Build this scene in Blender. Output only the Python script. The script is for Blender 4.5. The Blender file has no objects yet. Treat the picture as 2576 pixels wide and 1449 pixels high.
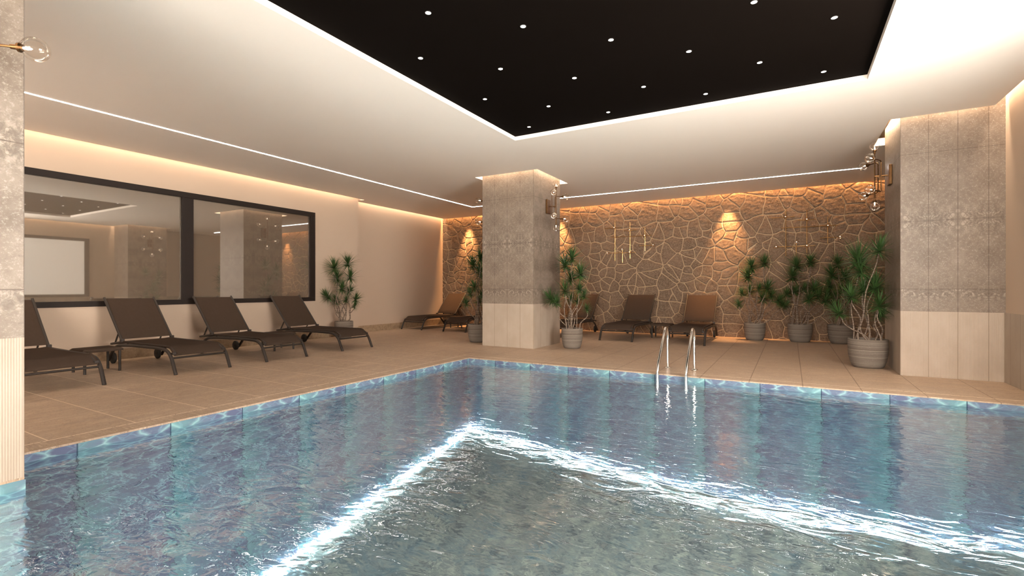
import bpy, math, random
import numpy as np
from mathutils import Vector, Matrix

S = 1.2                      # every measure below is in camera heights (1.2 m)
C_Z = 2.95                   # ceiling height
WL_X, WA_X, JOG_Y = -8.24, -8.53, 7.62
WR_X = 1.99
WB_Y = 11.0                  # stone wall plane
PX0, PX1, PY0, PY1 = -4.05, 1.86, -3.2, 5.83   # pool
NOTCH_X, NOTCH_Y = -3.535, 0.965
WATER_Z = -0.062
POOL_Z = -3.3
sc = bpy.context.scene
col = sc.collection
rnd = random.Random(7)

# ------------------------------------------------------------------ mesh kit
class MB:
    def __init__(s): s.v = []; s.f = []
    def add(s, vs, fs):
        o = len(s.v); s.v += [tuple(p) for p in vs]; s.f += [tuple(i + o for i in f) for f in fs]; return s
    def box(s, x0, y0, z0, x1, y1, z1):
        return s.add([(x0,y0,z0),(x1,y0,z0),(x1,y1,z0),(x0,y1,z0),(x0,y0,z1),(x1,y0,z1),(x1,y1,z1),(x0,y1,z1)],
                     [(0,3,2,1),(4,5,6,7),(0,1,5,4),(1,2,6,5),(2,3,7,6),(3,0,4,7)])
    def tube(s, path, r, n=10, cap=True, flat=None):
        P = [Vector(p) for p in path]; m = len(P)
        T = [(P[min(i+1,m-1)] - P[max(i-1,0)]).normalized() for i in range(m)]
        up = Vector((0,0,1)) if abs(T[0].z) < .9 else Vector((1,0,0))
        u = (up - T[0]*up.dot(T[0])).normalized(); vs = []
        for i in range(m):
            u = (u - T[i]*u.dot(T[i])).normalized(); w = T[i].cross(u)
            ri = r[i] if isinstance(r, (list, tuple)) else r
            for k in range(n):
                a = 2*math.pi*k/n
                vs.append(P[i] + u*(math.cos(a)*ri*(flat or 1)) + w*(math.sin(a)*ri))
        fs = [(i*n+k, i*n+(k+1)%n, (i+1)*n+(k+1)%n, (i+1)*n+k) for i in range(m-1) for k in range(n)]
        if cap: fs += [tuple(range(n-1,-1,-1)), tuple(range((m-1)*n, m*n))]
        return s.add(vs, fs)
    def lathe(s, prof, n=32, M=None):
        vs = []; m = len(prof)
        for r, z in prof:
            for k in range(n):
                a = 2*math.pi*k/n; p = Vector((r*math.cos(a), r*math.sin(a), z))
                vs.append(M @ p if M else p)
        fs = [(i*n+k, i*n+(k+1)%n, (i+1)*n+(k+1)%n, (i+1)*n+k) for i in range(m-1) for k in range(n)]
        return s.add(vs, fs)
    def ball(s, c, r, n=20, m=12):
        prof = [(max(1e-5, r*math.sin(math.pi*i/m)), -r*math.cos(math.pi*i/m)) for i in range(m+1)]
        return s.lathe(prof, n, Matrix.Translation(Vector(c)))
    def build(s, name, mat, parent=None, smooth=False, bevel=0, angle=40):
        me = bpy.data.meshes.new(name)
        me.from_pydata([(x*S, y*S, z*S) for x, y, z in s.v], [], s.f)
        if mat: me.materials.append(mat)
        if smooth:
            me.polygons.foreach_set('use_smooth', [True]*len(me.polygons))
            me.set_sharp_from_angle(angle=math.radians(angle))
        me.update()
        o = bpy.data.objects.new(name, me); col.objects.link(o)
        if parent: o.parent = parent
        if bevel:
            b = o.modifiers.new('bevel', 'BEVEL'); b.width = bevel*S; b.segments = 2; b.limit_method = 'ANGLE'; b.angle_limit = math.radians(35)
        return o

def tag(o, label=None, cat=None, group=None, kind=None):
    if label: o['label'] = label
    if cat: o['category'] = cat
    if group: o['group'] = group
    if kind: o['kind'] = kind
    return o
def struct(o, label=None): return tag(o, label, kind='structure')
def empty(name, loc, rz=0, scale=1):
    o = bpy.data.objects.new(name, None); col.objects.link(o)
    o.location = Vector(loc)*S; o.rotation_euler = (0,0,rz); o.scale = (scale,)*3
    o.empty_display_size = .1
    return o
def copy_tree(o, parent=None):
    c = o.copy(); col.objects.link(c); c.parent = parent
    for ch in o.children: copy_tree(ch, c)
    return c
def arc(c, r, a0, a1, n, ax1, ax2):
    c, ax1, ax2 = Vector(c), Vector(ax1), Vector(ax2)
    return [c + ax1*(r*math.cos(a0+(a1-a0)*i/n)) + ax2*(r*math.sin(a0+(a1-a0)*i/n)) for i in range(n+1)]
def rounded(path, r, n=6):
    P = [Vector(p) for p in path]; out = [P[0]]
    for i in range(1, len(P)-1):
        a = (P[i-1]-P[i]); b = (P[i+1]-P[i]); d = min(r, a.length*.49, b.length*.49)
        p0 = P[i]+a.normalized()*d; p1 = P[i]+b.normalized()*d
        for k in range(n+1):
            t = k/n; out.append(p0*(1-t)**2 + P[i]*2*t*(1-t) + p1*t*t)
    out.append(P[-1]); return out

# ------------------------------------------------------------------ materials
class NT:
    """small node-building helper"""
    def __init__(s, name):
        s.m = bpy.data.materials.new(name); s.m.use_nodes = True; s.t = s.m.node_tree; s.t.nodes.clear()
        s.out = s.t.nodes.new('ShaderNodeOutputMaterial')
    def n(s, typ, **kw):
        nd = s.t.nodes.new(typ)
        for k, v in kw.items():
            if k.startswith('_'): setattr(nd, k[1:], v)
        return nd
    def set(s, sock, v):
        if isinstance(v, bpy.types.NodeSocket): s.t.links.new(v, sock)
        elif v is not None:
            try: sock.default_value = v
            except Exception: sock.default_value = (*v, 1)
    def math(s, op, a, b=None, c=None, clamp=False):
        nd = s.n('ShaderNodeMath'); nd.operation = op; nd.use_clamp = clamp
        for i, v in enumerate((a, b, c)):
            if v is not None: s.set(nd.inputs[i], v)
        return nd.outputs[0]
    def pos(s):
        if not hasattr(s, '_p'):
            tc = s.n('ShaderNodeTexCoord'); mp = s.n('ShaderNodeVectorMath'); mp.operation = 'SCALE'
            s.t.links.new(tc.outputs['Object'], mp.inputs[0]); mp.inputs['Scale'].default_value = 1/S
            s._p = mp.outputs[0]
        return s._p
    def xyz(s, v=None):
        nd = s.n('ShaderNodeSeparateXYZ'); s.t.links.new(v or s.pos(), nd.inputs[0]); return nd.outputs
    def comb(s, x=0, y=0, z=0):
        nd = s.n('ShaderNodeCombineXYZ')
        for i, v in enumerate((x, y, z)): s.set(nd.inputs[i], v)
        return nd.outputs[0]
    def vmul(s, v, k):
        nd = s.n('ShaderNodeVectorMath'); nd.operation = 'MULTIPLY'; s.set(nd.inputs[0], v); nd.inputs[1].default_value = k; return nd.outputs[0]
    def vadd(s, v, w):
        nd = s.n('ShaderNodeVectorMath'); nd.operation = 'ADD'; s.set(nd.inputs[0], v); s.set(nd.inputs[1], w); return nd.outputs[0]
    def noise(s, v=None, scale=5, detail=4, rough=.5, dist=0, colr=False):
        nd = s.n('ShaderNodeTexNoise'); s.t.links.new(v or s.pos(), nd.inputs['Vector'])
        nd.inputs['Scale'].default_value = scale; nd.inputs['Detail'].default_value = detail
        nd.inputs['Roughness'].default_value = rough; nd.inputs['Distortion'].default_value = dist
        return nd.outputs['Color' if colr else 'Fac']
    def voro(s, v=None, scale=5, feature='F1', rnd_=1):
        nd = s.n('ShaderNodeTexVoronoi'); nd.feature = feature; s.t.links.new(v or s.pos(), nd.inputs['Vector'])
        nd.inputs['Scale'].default_value = scale; nd.inputs['Randomness'].default_value = rnd_
        return nd.outputs['Distance']
    def ramp(s, fac, stops, interp='LINEAR'):
        nd = s.n('ShaderNodeValToRGB'); s.set(nd.inputs[0], fac); e = nd.color_ramp.elements; nd.color_ramp.interpolation = interp
        while len(e) < len(stops): e.new(.5)
        for i, (p, c) in enumerate(stops):
            e[i].position = p; e[i].color = (*c, 1) if len(c) == 3 else c
        return nd.outputs[0]
    def mix(s, fac, a, b, blend='MIX'):
        nd = s.n('ShaderNodeMix'); nd.data_type = 'RGBA'; nd.blend_type = blend
        s.set(nd.inputs[0], fac)
        for sock, v in ((nd.inputs[6], a), (nd.inputs[7], b)):
            s.set(sock, v if isinstance(v, bpy.types.NodeSocket) else (*v, 1))
        return nd.outputs[2]
    def maprange(s, v, a, b, c=0, d=1, smooth=False):
        nd = s.n('ShaderNodeMapRange'); nd.interpolation_type = 'SMOOTHSTEP' if smooth else 'LINEAR'; s.set(nd.inputs[0], v)
        for i, k in enumerate((a, b, c, d)): nd.inputs[i+1].default_value = k
        return nd.outputs[0]
    def bump(s, h, strength=.3, dist=.01, nrm=None):
        nd = s.n('ShaderNodeBump'); s.set(nd.inputs['Height'], h); nd.inputs['Strength'].default_value = strength; nd.inputs['Distance'].default_value = dist*S
        if nrm: s.t.links.new(nrm, nd.inputs['Normal'])
        return nd.outputs[0]
    def line(s, v, period, off, w):
        """1 on a thin joint repeated with a period"""
        q = s.math('ADD', v, 500*period - off + period/2); q = s.math('MODULO', q, period)
        q = s.math('ABSOLUTE', s.math('SUBTRACT', q, period/2))
        return s.math('SUBTRACT', 1.0, s.maprange(q, w*.5, w*1.1))
    def pbr(s, color, rough=.5, metal=0, spec=.5, normal=None, emis=None, estr=0, **kw):
        b = s.n('ShaderNodeBsdfPrincipled')
        s.set(b.inputs['Base Color'], color if isinstance(color, bpy.types.NodeSocket) else (*color, 1))
        s.set(b.inputs['Roughness'], rough); b.inputs['Metallic'].default_value = metal; b.inputs['Specular IOR Level'].default_value = spec
        if normal: s.t.links.new(normal, b.inputs['Normal'])
        if emis: b.inputs['Emission Color'].default_value = (*emis, 1); b.inputs['Emission Strength'].default_value = estr
        for k, v in kw.items(): s.set(b.inputs[k.replace('_', ' ')], v)
        s.t.links.new(b.outputs[0], s.out.inputs[0]); return s.m

M = {}
def make_materials():
    # plaster
    def plaster(name, c):
        t = NT(name); n = t.noise(scale=60, detail=5)
        M[name] = t.pbr(t.mix(t.noise(scale=1.5), [k*.96 for k in c], c), .75, spec=.25, normal=t.bump(n, .12, .004))
    plaster('beige_plaster', (.47, .365, .28)); plaster('white_ceiling', (.87, .79, .705)); plaster('cove_white', (.85, .80, .72))
    # floor
    t = NT('travertine_floor'); x, y, z = t.xyz()
    left = t.math('MULTIPLY', t.math('LESS_THAN', x, -4.25), t.math('LESS_THAN', y, 6.02))
    gl = t.comb(t.math('MULTIPLY', x, 9), t.math('MULTIPLY', y, 1.2), 0); gb = t.comb(t.math('MULTIPLY', x, 1.2), t.math('MULTIPLY', y, 9), 3)
    gv = t.n('ShaderNodeMix'); gv.data_type = 'VECTOR'; t.set(gv.inputs[0], left); t.set(gv.inputs[4], gb); t.set(gv.inputs[5], gl); gv = gv.outputs[1]
    grain = t.noise(gv, 1.3, 7, .62, .3); fine = t.noise(gv, 9, 4, .6)
    cloud = t.noise(scale=5, detail=5, rough=.6, dist=.4); speck = t.noise(scale=60, detail=3, rough=.6)
    c = t.ramp(grain, [(.28, (0.2509, 0.1739, 0.1193)), (.5, (0.3488, 0.252, 0.1763)), (.72, (0.4406, 0.3339, 0.2441))])
    c = t.mix(t.maprange(cloud, .35, .65, .0, .45), c, (0.2876, 0.2041, 0.1424)); c = t.mix(t.maprange(fine, .55, .66, 0, .5), c, (0.5386, 0.4221, 0.3187))
    c = t.mix(t.maprange(fine, .42, .30, 0, .7), c, (0.18, 0.12, 0.0744)); c = t.mix(t.maprange(speck, .58, .66, 0, .7), c, (0.144, 0.096, 0.06))
    sx = t.line(x, .4975, .108, .005); sy = t.line(y, .4975, 1.77, .005)
    s_left = t.math('MULTIPLY', sy, left); crossl = t.math('MULTIPLY', t.line(x, .995, -5.9, .004), left)
    back = t.math('SUBTRACT', 1.0, left); s_back = t.math('MULTIPLY', sx, back); crossb = t.math('MULTIPLY', t.line(y, .995, 7.1, .004), back)
    c = t.mix(t.math('MULTIPLY', s_left, .75), c, (0.713, 0.558, 0.403)); c = t.mix(t.math('MULTIPLY', crossl, .6), c, (0.713, 0.558, 0.403))  # joints pale here, dark on back deck: grazing-light difference put into the colour
    c = t.mix(t.math('MULTIPLY', s_back, .8), c, (0.1318, 0.08525, 0.05425)); c = t.mix(t.math('MULTIPLY', crossb, .3), c, (0.651, 0.496, 0.3565))
    # joint of the coping stones round the pool, chipped
    e1 = t.math('MULTIPLY', t.math('COMPARE', x, -4.245, .006), t.math('LESS_THAN', y, 6.02))
    e2 = t.math('MULTIPLY', t.math('COMPARE', y, 6.02, .006), t.math('GREATER_THAN', x, -4.25))
    ee = t.math('MAXIMUM', e1, e2)
    c = t.mix(t.math('MULTIPLY', ee, .85), c, t.mix(t.maprange(t.noise(scale=55, detail=2), .60, .66), (.78, .65, .50), (.08, .05, .03)))
    allj = t.math('MAXIMUM', t.math('MAXIMUM', s_left, s_back), ee)
    h = t.math('SUBTRACT', t.math('MULTIPLY', fine, .4), allj)
    M['floor'] = t.pbr(c, t.maprange(grain, .3, .7, .42, .56), spec=.4, normal=t.bump(h, .35, .003))
    # skirting
    t = NT('travertine_skirting'); n = t.noise(scale=14, detail=6, rough=.7); f = t.noise(scale=70, detail=3)
    c = t.ramp(n, [(.3, (.21, .14, .085)), (.55, (.33, .235, .15)), (.75, (.40, .30, .20))]); c = t.mix(t.maprange(f, .62, .70), c, (.17, .11, .07))
    M['skirting'] = t.pbr(c, .5)
    # column stone
    def stone_tile(name, axis, off):
        t = NT(name); x, y, z = t.xyz(); h = (x, y)[axis]; P = .252; Q = .7725
        # each slab mirrors its neighbour, as the photographed cladding does
        u = t.math('PINGPONG', t.math('ADD', h, 40*P*2 - off), P); w = t.math('PINGPONG', t.math('ADD', z, 20*Q*2 - .995), Q)
        v = t.comb(u, w, (0, 4)[axis])
        big = t.noise(v, 4.2, 5, .6, .3); med = t.noise(v, 26, 7, .78, .5); fi = t.noise(v, 95, 4, .7)
        c = t.ramp(big, [(.30, (0.1246, 0.09184, 0.06724)), (.5, (0.1706, 0.1312, 0.1)), (.70, (0.2173, 0.1722, 0.1345))])
        c = t.mix(t.maprange(med, .42, .30, 0, .6), c, (0.0679, 0.05196, 0.03897))
        c = t.mix(t.maprange(t.math('MULTIPLY', med, t.math('ADD', fi, .5)), .54, .70, 0, .85), c, (0.2952, 0.2598, 0.2214))
        c = t.mix(t.maprange(t.noise(v, 48, 6, .85, .3), .54, .66, 0, .55), c, (0.3608, 0.3157, 0.2665))
        dz = t.math('ABSOLUTE', t.math('SUBTRACT', z, 1.7675)); b1 = t.maprange(dz, .19, .06, 0, 1)
        b2 = t.math('MULTIPLY', t.maprange(z, .84, .93, 0, 1), t.math('LESS_THAN', z, .995)); bd = t.math('MAXIMUM', b1, b2)
        orn = t.noise(v, 24, 6, .7, .7)
        c = t.mix(t.math('MULTIPLY', bd, t.maprange(orn, .47, .60, 0, .65)), c, (.095, .072, .053))
        c = t.mix(t.math('MULTIPLY', bd, t.maprange(orn, .47, .40, 0, .45)), c, (.40, .345, .29))
        j = t.math('MAXIMUM', t.line(h, P, off, .0035), t.line(z, Q, .995, .0035))
        c = t.mix(t.math('MULTIPLY', j, .8), c, (.075, .055, .04))
        hh = t.math('SUBTRACT', t.math('MULTIPLY', fi, .35), j)
        M[name] = t.pbr(c, .52, spec=.35, normal=t.bump(hh, .3, .003))
    stone_tile('column_stone_x', 0, -4.717); stone_tile('column_stone_y', 1, 7.205); stone_tile('column_stone_right', 0, 1.101)
    stone_tile('column_stone_near', 1, .965)
    def ribbed(name, axis, off):
        t = NT(name); x, y, z = t.xyz(); h = (x, y)[axis]
        wv = t.math('SINE', t.math('MULTIPLY', h, 2*math.pi/.0108)); wn = t.math('MULTIPLY', t.math('ADD', wv, 1), .5)
        c = t.ramp(t.noise(t.vmul(t.pos(), (3, 3, 1.5)), 1.6, 5, .6), [(.3, (0.3373, 0.2713, 0.2126)), (.7, (0.4033, 0.3336, 0.2713))])
        c = t.mix(t.maprange(wn, .28, 0, 0, .6), c, (0.2418, 0.1872, 0.1443))
        j = t.line(h, .252, off, .004); c = t.mix(t.math('MULTIPLY', j, .75), c, (.17, .125, .09))
        M[name] = t.pbr(c, .6, spec=.3, normal=t.bump(t.math('SUBTRACT', wn, j), .5, .002))
    ribbed('ribbed_x', 0, -4.717); ribbed('ribbed_y', 1, 7.205); ribbed('ribbed_right', 0, 1.101); ribbed('ribbed_near', 1, .965)
    # rubble wall
    t = NT('rubble_stone'); at = t.n('ShaderNodeAttribute'); at.attribute_name = 'joint'; d = at.outputs['Fac']
    n1 = t.noise(scale=2.2, detail=3); n2 = t.noise(t.vmul(t.pos(), (1, 1, 1.4)), 40, 7, .8, .6); n3 = t.noise(scale=120, detail=3)
    c = t.ramp(n2, [(.36, (0.0407, 0.02664, 0.01776)), (.49, (0.1295, 0.09028, 0.0629)), (.64, (0.2664, 0.1998, 0.1443))])
    c = t.mix(t.maprange(n1, .3, .7, .0, .45), c, (0.24, 0.16, 0.108))
    c = t.mix(t.maprange(n3, .62, .72, 0, .7), c, (0.368, 0.288, 0.216))
    g = t.maprange(d, .0054, .0112, 1, 0, True)
    c = t.mix(g, c, t.mix(t.noise(scale=60), (0.3978, 0.2798, 0.1784), (0.4743, 0.3416, 0.2222)))
    hh = t.math('MULTIPLY', t.math('ADD', n2, t.math('MULTIPLY', n3, .4)), t.math('SUBTRACT', 1.0, g))
    M['rubble'] = t.pbr(c, .95, spec=.04, normal=t.bump(hh, 1.0, .0065))
    # pool tile with printed water net
    t = NT('printed_pool_tile'); x, y, z = t.xyz(); P = .5527
    geo = t.n('ShaderNodeNewGeometry'); nx, ny, nz = t.xyz(geo.outputs['Normal'])
    onx = t.math('GREATER_THAN', t.math('ABSOLUTE', nx), .5); onz = t.math('GREATER_THAN', t.math('ABSOLUTE', nz), .5)
    u = t.math('ADD', t.math('MULTIPLY', y, onx), t.math('MULTIPLY', x, t.math('SUBTRACT', 1.0, onx)))
    w = t.math('ADD', t.math('MULTIPLY', y, onz), t.math('MULTIPLY', z, t.math('SUBTRACT', 1.0, onz)))
    off = t.math('ADD', t.math('MULTIPLY', onx, -1.358), t.math('MULTIPLY', t.math('SUBTRACT', 1.0, onx), 3.60))
    uu = t.math('ADD', u, off); u2 = t.math('PINGPONG', t.math('ADD', uu, 60*P), P); w2 = t.math('PINGPONG', t.math('ADD', w, 60*P), P)
    v = t.comb(u2, t.math('MULTIPLY', w2, 1.7), 1.0)
    dn = t.noise(v, 4.5, 2, .5, 0, True); dv = t.vadd(v, t.vmul(dn, (.16, .16, 0)))
    e1 = t.voro(dv, 4.6, 'DISTANCE_TO_EDGE'); e2 = t.voro(t.vadd(dv, (3.1, 1.7, 0)), 7, 'DISTANCE_TO_EDGE')
    tone = t.noise(v, 5, 3, .55)
    fr = t.math('DIVIDE', t.math('MODULO', t.math('ADD', uu, 60*P), P), P)
    fr = t.math('ABSOLUTE', t.math('SUBTRACT', fr, onx))          # teal towards one side of each tile
    tone = t.math('ADD', t.math('MULTIPLY', tone, .9), t.math('MULTIPLY', t.math('SUBTRACT', t.math('POWER', fr, 2.0), .33), .42))
    c = t.ramp(tone, [(.28, (0.08826, 0.1038, 0.1713)), (.45, (0.1142, 0.1536, 0.2181)), (.60, (0.109, 0.1921, 0.2336)), (.78, (0.1246, 0.2544, 0.27))])
    c = t.mix(t.maprange(t.noise(v, 17, 4, .65, .5), .55, .68, 0, .55), c, (.20, .24, .30))
    c = t.mix(t.math('POWER', t.maprange(e1, .13, .0, 0, .82), 2.4), c, (.30, .52, .53)); c = t.mix(t.math('POWER', t.maprange(e2, .09, .0, 0, .60), 2.4), c, (.19, .36, .43))
    j = t.math('MAXIMUM', t.line(uu, P, 0, .005), t.math('MULTIPLY', t.line(w, P, -.50, .005), 1))
    c = t.mix(t.math('MULTIPLY', j, .85), c, (.01, .03, .06))
    M['pool_tile'] = t.pbr(c, .7, spec=.15)
    t = NT('mottled_pool_floor')
    a1 = t.noise(scale=7, detail=5, rough=.65, dist=.6); a2 = t.noise(scale=3.2, detail=3); a3 = t.noise(scale=22, detail=4, rough=.6)
    c = t.ramp(a1, [(.32, (.06, .085, .105)), (.45, (.16, .20, .20)), (.56, (.27, .305, .27)), (.68, (.40, .42, .35))])
    c = t.mix(t.maprange(a2, .52, .68, 0, .6), c, (.09, .19, .24)); c = t.mix(t.maprange(a3, .58, .70, 0, .6), c, (.30, .26, .21))
    x, y, z = t.xyz(); j = t.math('MAXIMUM', t.line(x, .5527, .03, .005), t.line(y, .5527, .25, .005)); c = t.mix(t.math('MULTIPLY', j, .5), c, (.03, .05, .07))
    M['pool_floor'] = t.pbr(c, .8, spec=.1)
    # water: clear, rippled
    t = NT('pool_water')
    wv = lambda sx, sy, sc_, d_: t.noise(t.vmul(t.pos(), (sx, sy, 0)), sc_, 2, .5, d_)
    n1 = wv(.5, 1, 2.4, .4); n2 = wv(.5, 1, 9.5, .9); n3 = wv(.6, 1, 24, .8)
    h = t.math('ADD', t.math('ADD', t.math('MULTIPLY', n1, .30), t.math('MULTIPLY', n2, .30)), t.math('MULTIPLY', n3, .045))
    bp = t.bump(h, 1.0, .0205)
    rf = t.n('ShaderNodeBsdfRefraction'); rf.inputs['Color'].default_value = (.90, .98, 1, 1); rf.inputs['IOR'].default_value = 1.33; rf.inputs['Roughness'].default_value = 0
    gl = t.n('ShaderNodeBsdfGlossy'); gl.inputs['Roughness'].default_value = .01; gl.inputs['Color'].default_value = (1, 1, 1, 1)
    fr = t.n('ShaderNodeFresnel'); fr.inputs['IOR'].default_value = 1.7
    for q in (rf, gl, fr): t.t.links.new(bp, q.inputs['Normal'])
    ms = t.n('ShaderNodeMixShader'); t.t.links.new(fr.outputs[0], ms.inputs[0]); t.t.links.new(rf.outputs[0], ms.inputs[1]); t.t.links.new(gl.outputs[0], ms.inputs[2])
    t.t.links.new(ms.outputs[0], t.out.inputs[0]); M['water'] = t.m
    # lounger
    t = NT('woven_mesh_fabric'); x, y, z = t.xyz()
    wv = t.math('MULTIPLY', t.math('SINE', t.math('MULTIPLY', x, 900)), t.math('SINE', t.math('MULTIPLY', y, 900)))
    M['fabric'] = t.pbr(t.mix(t.noise(scale=30), (.040, .0268, .0195), (.050, .034, .025)), .85, spec=.04, normal=t.bump(wv, .15, .002))
    t = NT('dark_bronze_metal'); M['frame'] = t.pbr(t.mix(t.noise(scale=20), (.020, .015, .012), (.027, .020, .016)), .5, spec=.3)
    t = NT('black_rubber'); M['rubber'] = t.pbr(t.mix(t.noise(scale=20), (.012, .011, .010), (.02, .018, .016)), .6)
    # window
    t = NT('dark_window_frame'); M['winframe'] = t.pbr(t.mix(t.noise(scale=8), (.014, .009, .007), (.018, .012, .0095)), .6, spec=.2)
    t = NT('tinted_window_glass')
    df = t.n('ShaderNodeBsdfDiffuse'); t.set(df.inputs[0], t.mix(t.noise(scale=260, detail=2), (.10, .074, .053), (.185, .142, .104)))
    gs = t.n('ShaderNodeBsdfGlossy'); gs.inputs['Roughness'].default_value = .02; gs.inputs['Color'].default_value = (.95, .92, .88, 1)
    ms = t.n('ShaderNodeMixShader'); ms.inputs[0].default_value = .30; t.t.links.new(df.outputs[0], ms.inputs[1]); t.t.links.new(gs.outputs[0], ms.inputs[2])
    t.t.links.new(ms.outputs[0], t.out.inputs[0]); M['glass_dark'] = t.m
    for nm, es, ec in (('frosted_far', WIN_FAR, (1, .88, .74)), ('fill_mid', FILL_MID, (1, .92, .84)), ('fill_near', FILL_NEAR, (1, .92, .84)), ('fill_end', FILL_END, (1, .90, .79))):
        t = NT('glowing_frosted_glass'); M[nm] = t.pbr((.8, .8, .8), .5, emis=ec, estr=es)  # mid, near and end panes glow as added fill light
    # ceiling bits
    t = NT('black_panel'); M['black'] = t.pbr(t.mix(t.noise(scale=3), (.0036, .0023, .0017), (.0044, .003, .0022)), .85, spec=.02)
    t = NT('white_led'); M['led'] = t.pbr((.9, .9, .9), .5, emis=(1, .96, .92), estr=LED_E)
    t = NT('cool_white_led'); M['pool_led'] = t.pbr((.9, .9, .9), .5, emis=(.70, .90, 1), estr=STRIP_E)
    t = NT('downlight_lens'); M['lens'] = t.pbr((.9, .9, .9), .5, emis=(1, .96, .9), estr=6)
    t = NT('downlight_trim'); M['dtrim'] = t.pbr(t.mix(t.noise(scale=9), (.02, .018, .016), (.03, .026, .022)), .5)
    # pots and plants
    t = NT('ribbed_grey_clay'); x, y, z = t.xyz()
    rg = t.noise(t.comb(t.math('MULTIPLY', x, .25), t.math('MULTIPLY', y, .25), t.math('MULTIPLY', z, 60)), 1, 3, .7); sp = t.noise(scale=90, detail=3)
    rg2 = t.noise(t.comb(t.math('MULTIPLY', x, .1), t.math('MULTIPLY', y, .1), t.math('MULTIPLY', z, 14)), 1, 2, .5)
    c = t.ramp(rg, [(.38, (0.085, 0.0675, 0.05375)), (.5, (0.1562, 0.13, 0.1075)), (.62, (0.2313, 0.1975, 0.1663))]); c = t.mix(t.maprange(rg2, .50, .58, 0, .55), c, (0.09375, 0.075, 0.06))
    c = t.mix(t.maprange(sp, .62, .7, 0, .4), c, (0.27, 0.246, 0.216))
    M['clay'] = t.pbr(c, .8, spec=.2, normal=t.bump(rg, .7, .006))
    t = NT('potting_soil'); M['soil'] = t.pbr(t.mix(t.noise(scale=80), (.02, .013, .008), (.06, .04, .025)), .95)
    t = NT('banded_bark'); x, y, z = t.xyz(); bn = t.noise(t.comb(0, 0, t.math('MULTIPLY', z, 55)), 1, 2, .6); bs = t.noise(scale=70, detail=3)
    c = t.mix(t.maprange(bn, .42, .56), (.075, .048, .033), (.24, .185, .14)); c = t.mix(t.maprange(bs, .55, .62, 0, .8), c, (.10, .065, .045))
    M['bark'] = t.pbr(c, .85, normal=t.bump(bn, .5, .004))
    t = NT('strap_leaf'); M['leaf'] = t.pbr(t.mix(t.noise(scale=11), (.022, .055, .014), (.05, .105, .025)), .42, spec=.45)
    # metals and glass
    t = NT('aged_brass'); M['brass'] = t.pbr(t.mix(t.noise(scale=24, detail=4), (.075, .040, .018), (.20, .105, .045)), .35, metal=1)
    t = NT('polished_brass'); M['gold'] = t.pbr(t.mix(t.noise(scale=14), (.62, .40, .16), (.70, .46, .20)), .22, metal=1)
    t = NT('brushed_steel'); M['steel'] = t.pbr(t.mix(t.noise(scale=8), (.72, .70, .67), (.80, .78, .75)), .14, metal=1)
    t = NT('clear_bulb_glass')
    tr = t.n('ShaderNodeBsdfTransparent'); tr.inputs[0].default_value = (.97, .94, .90, 1)
    gs = t.n('ShaderNodeBsdfGlossy'); gs.inputs['Roughness'].default_value = .01
    lw = t.n('ShaderNodeLayerWeight'); lw.inputs[0].default_value = .28
    ms = t.n('ShaderNodeMixShader'); t.t.links.new(t.maprange(lw.outputs['Fresnel'], 0, 1, .02, .42), ms.inputs[0]); t.t.links.new(tr.outputs[0], ms.inputs[1]); t.t.links.new(gs.outputs[0], ms.inputs[2])
    t.t.links.new(ms.outputs[0], t.out.inputs[0]); M['bulb'] = t.m
    t = NT('glowing_filament_glint'); M['filament_glint'] = t.pbr((.9, .8, .7), .5, emis=(1, .88, .72), estr=4)  # glow stands in for white highlights inside mostly unlit globes

WIN_FAR, FILL_MID, FILL_NEAR, LED_E = 0.42, 33.0, 1.0, 25.0
FILL_END, STRIP_E = 25.0, 7.5
make_materials()

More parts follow.
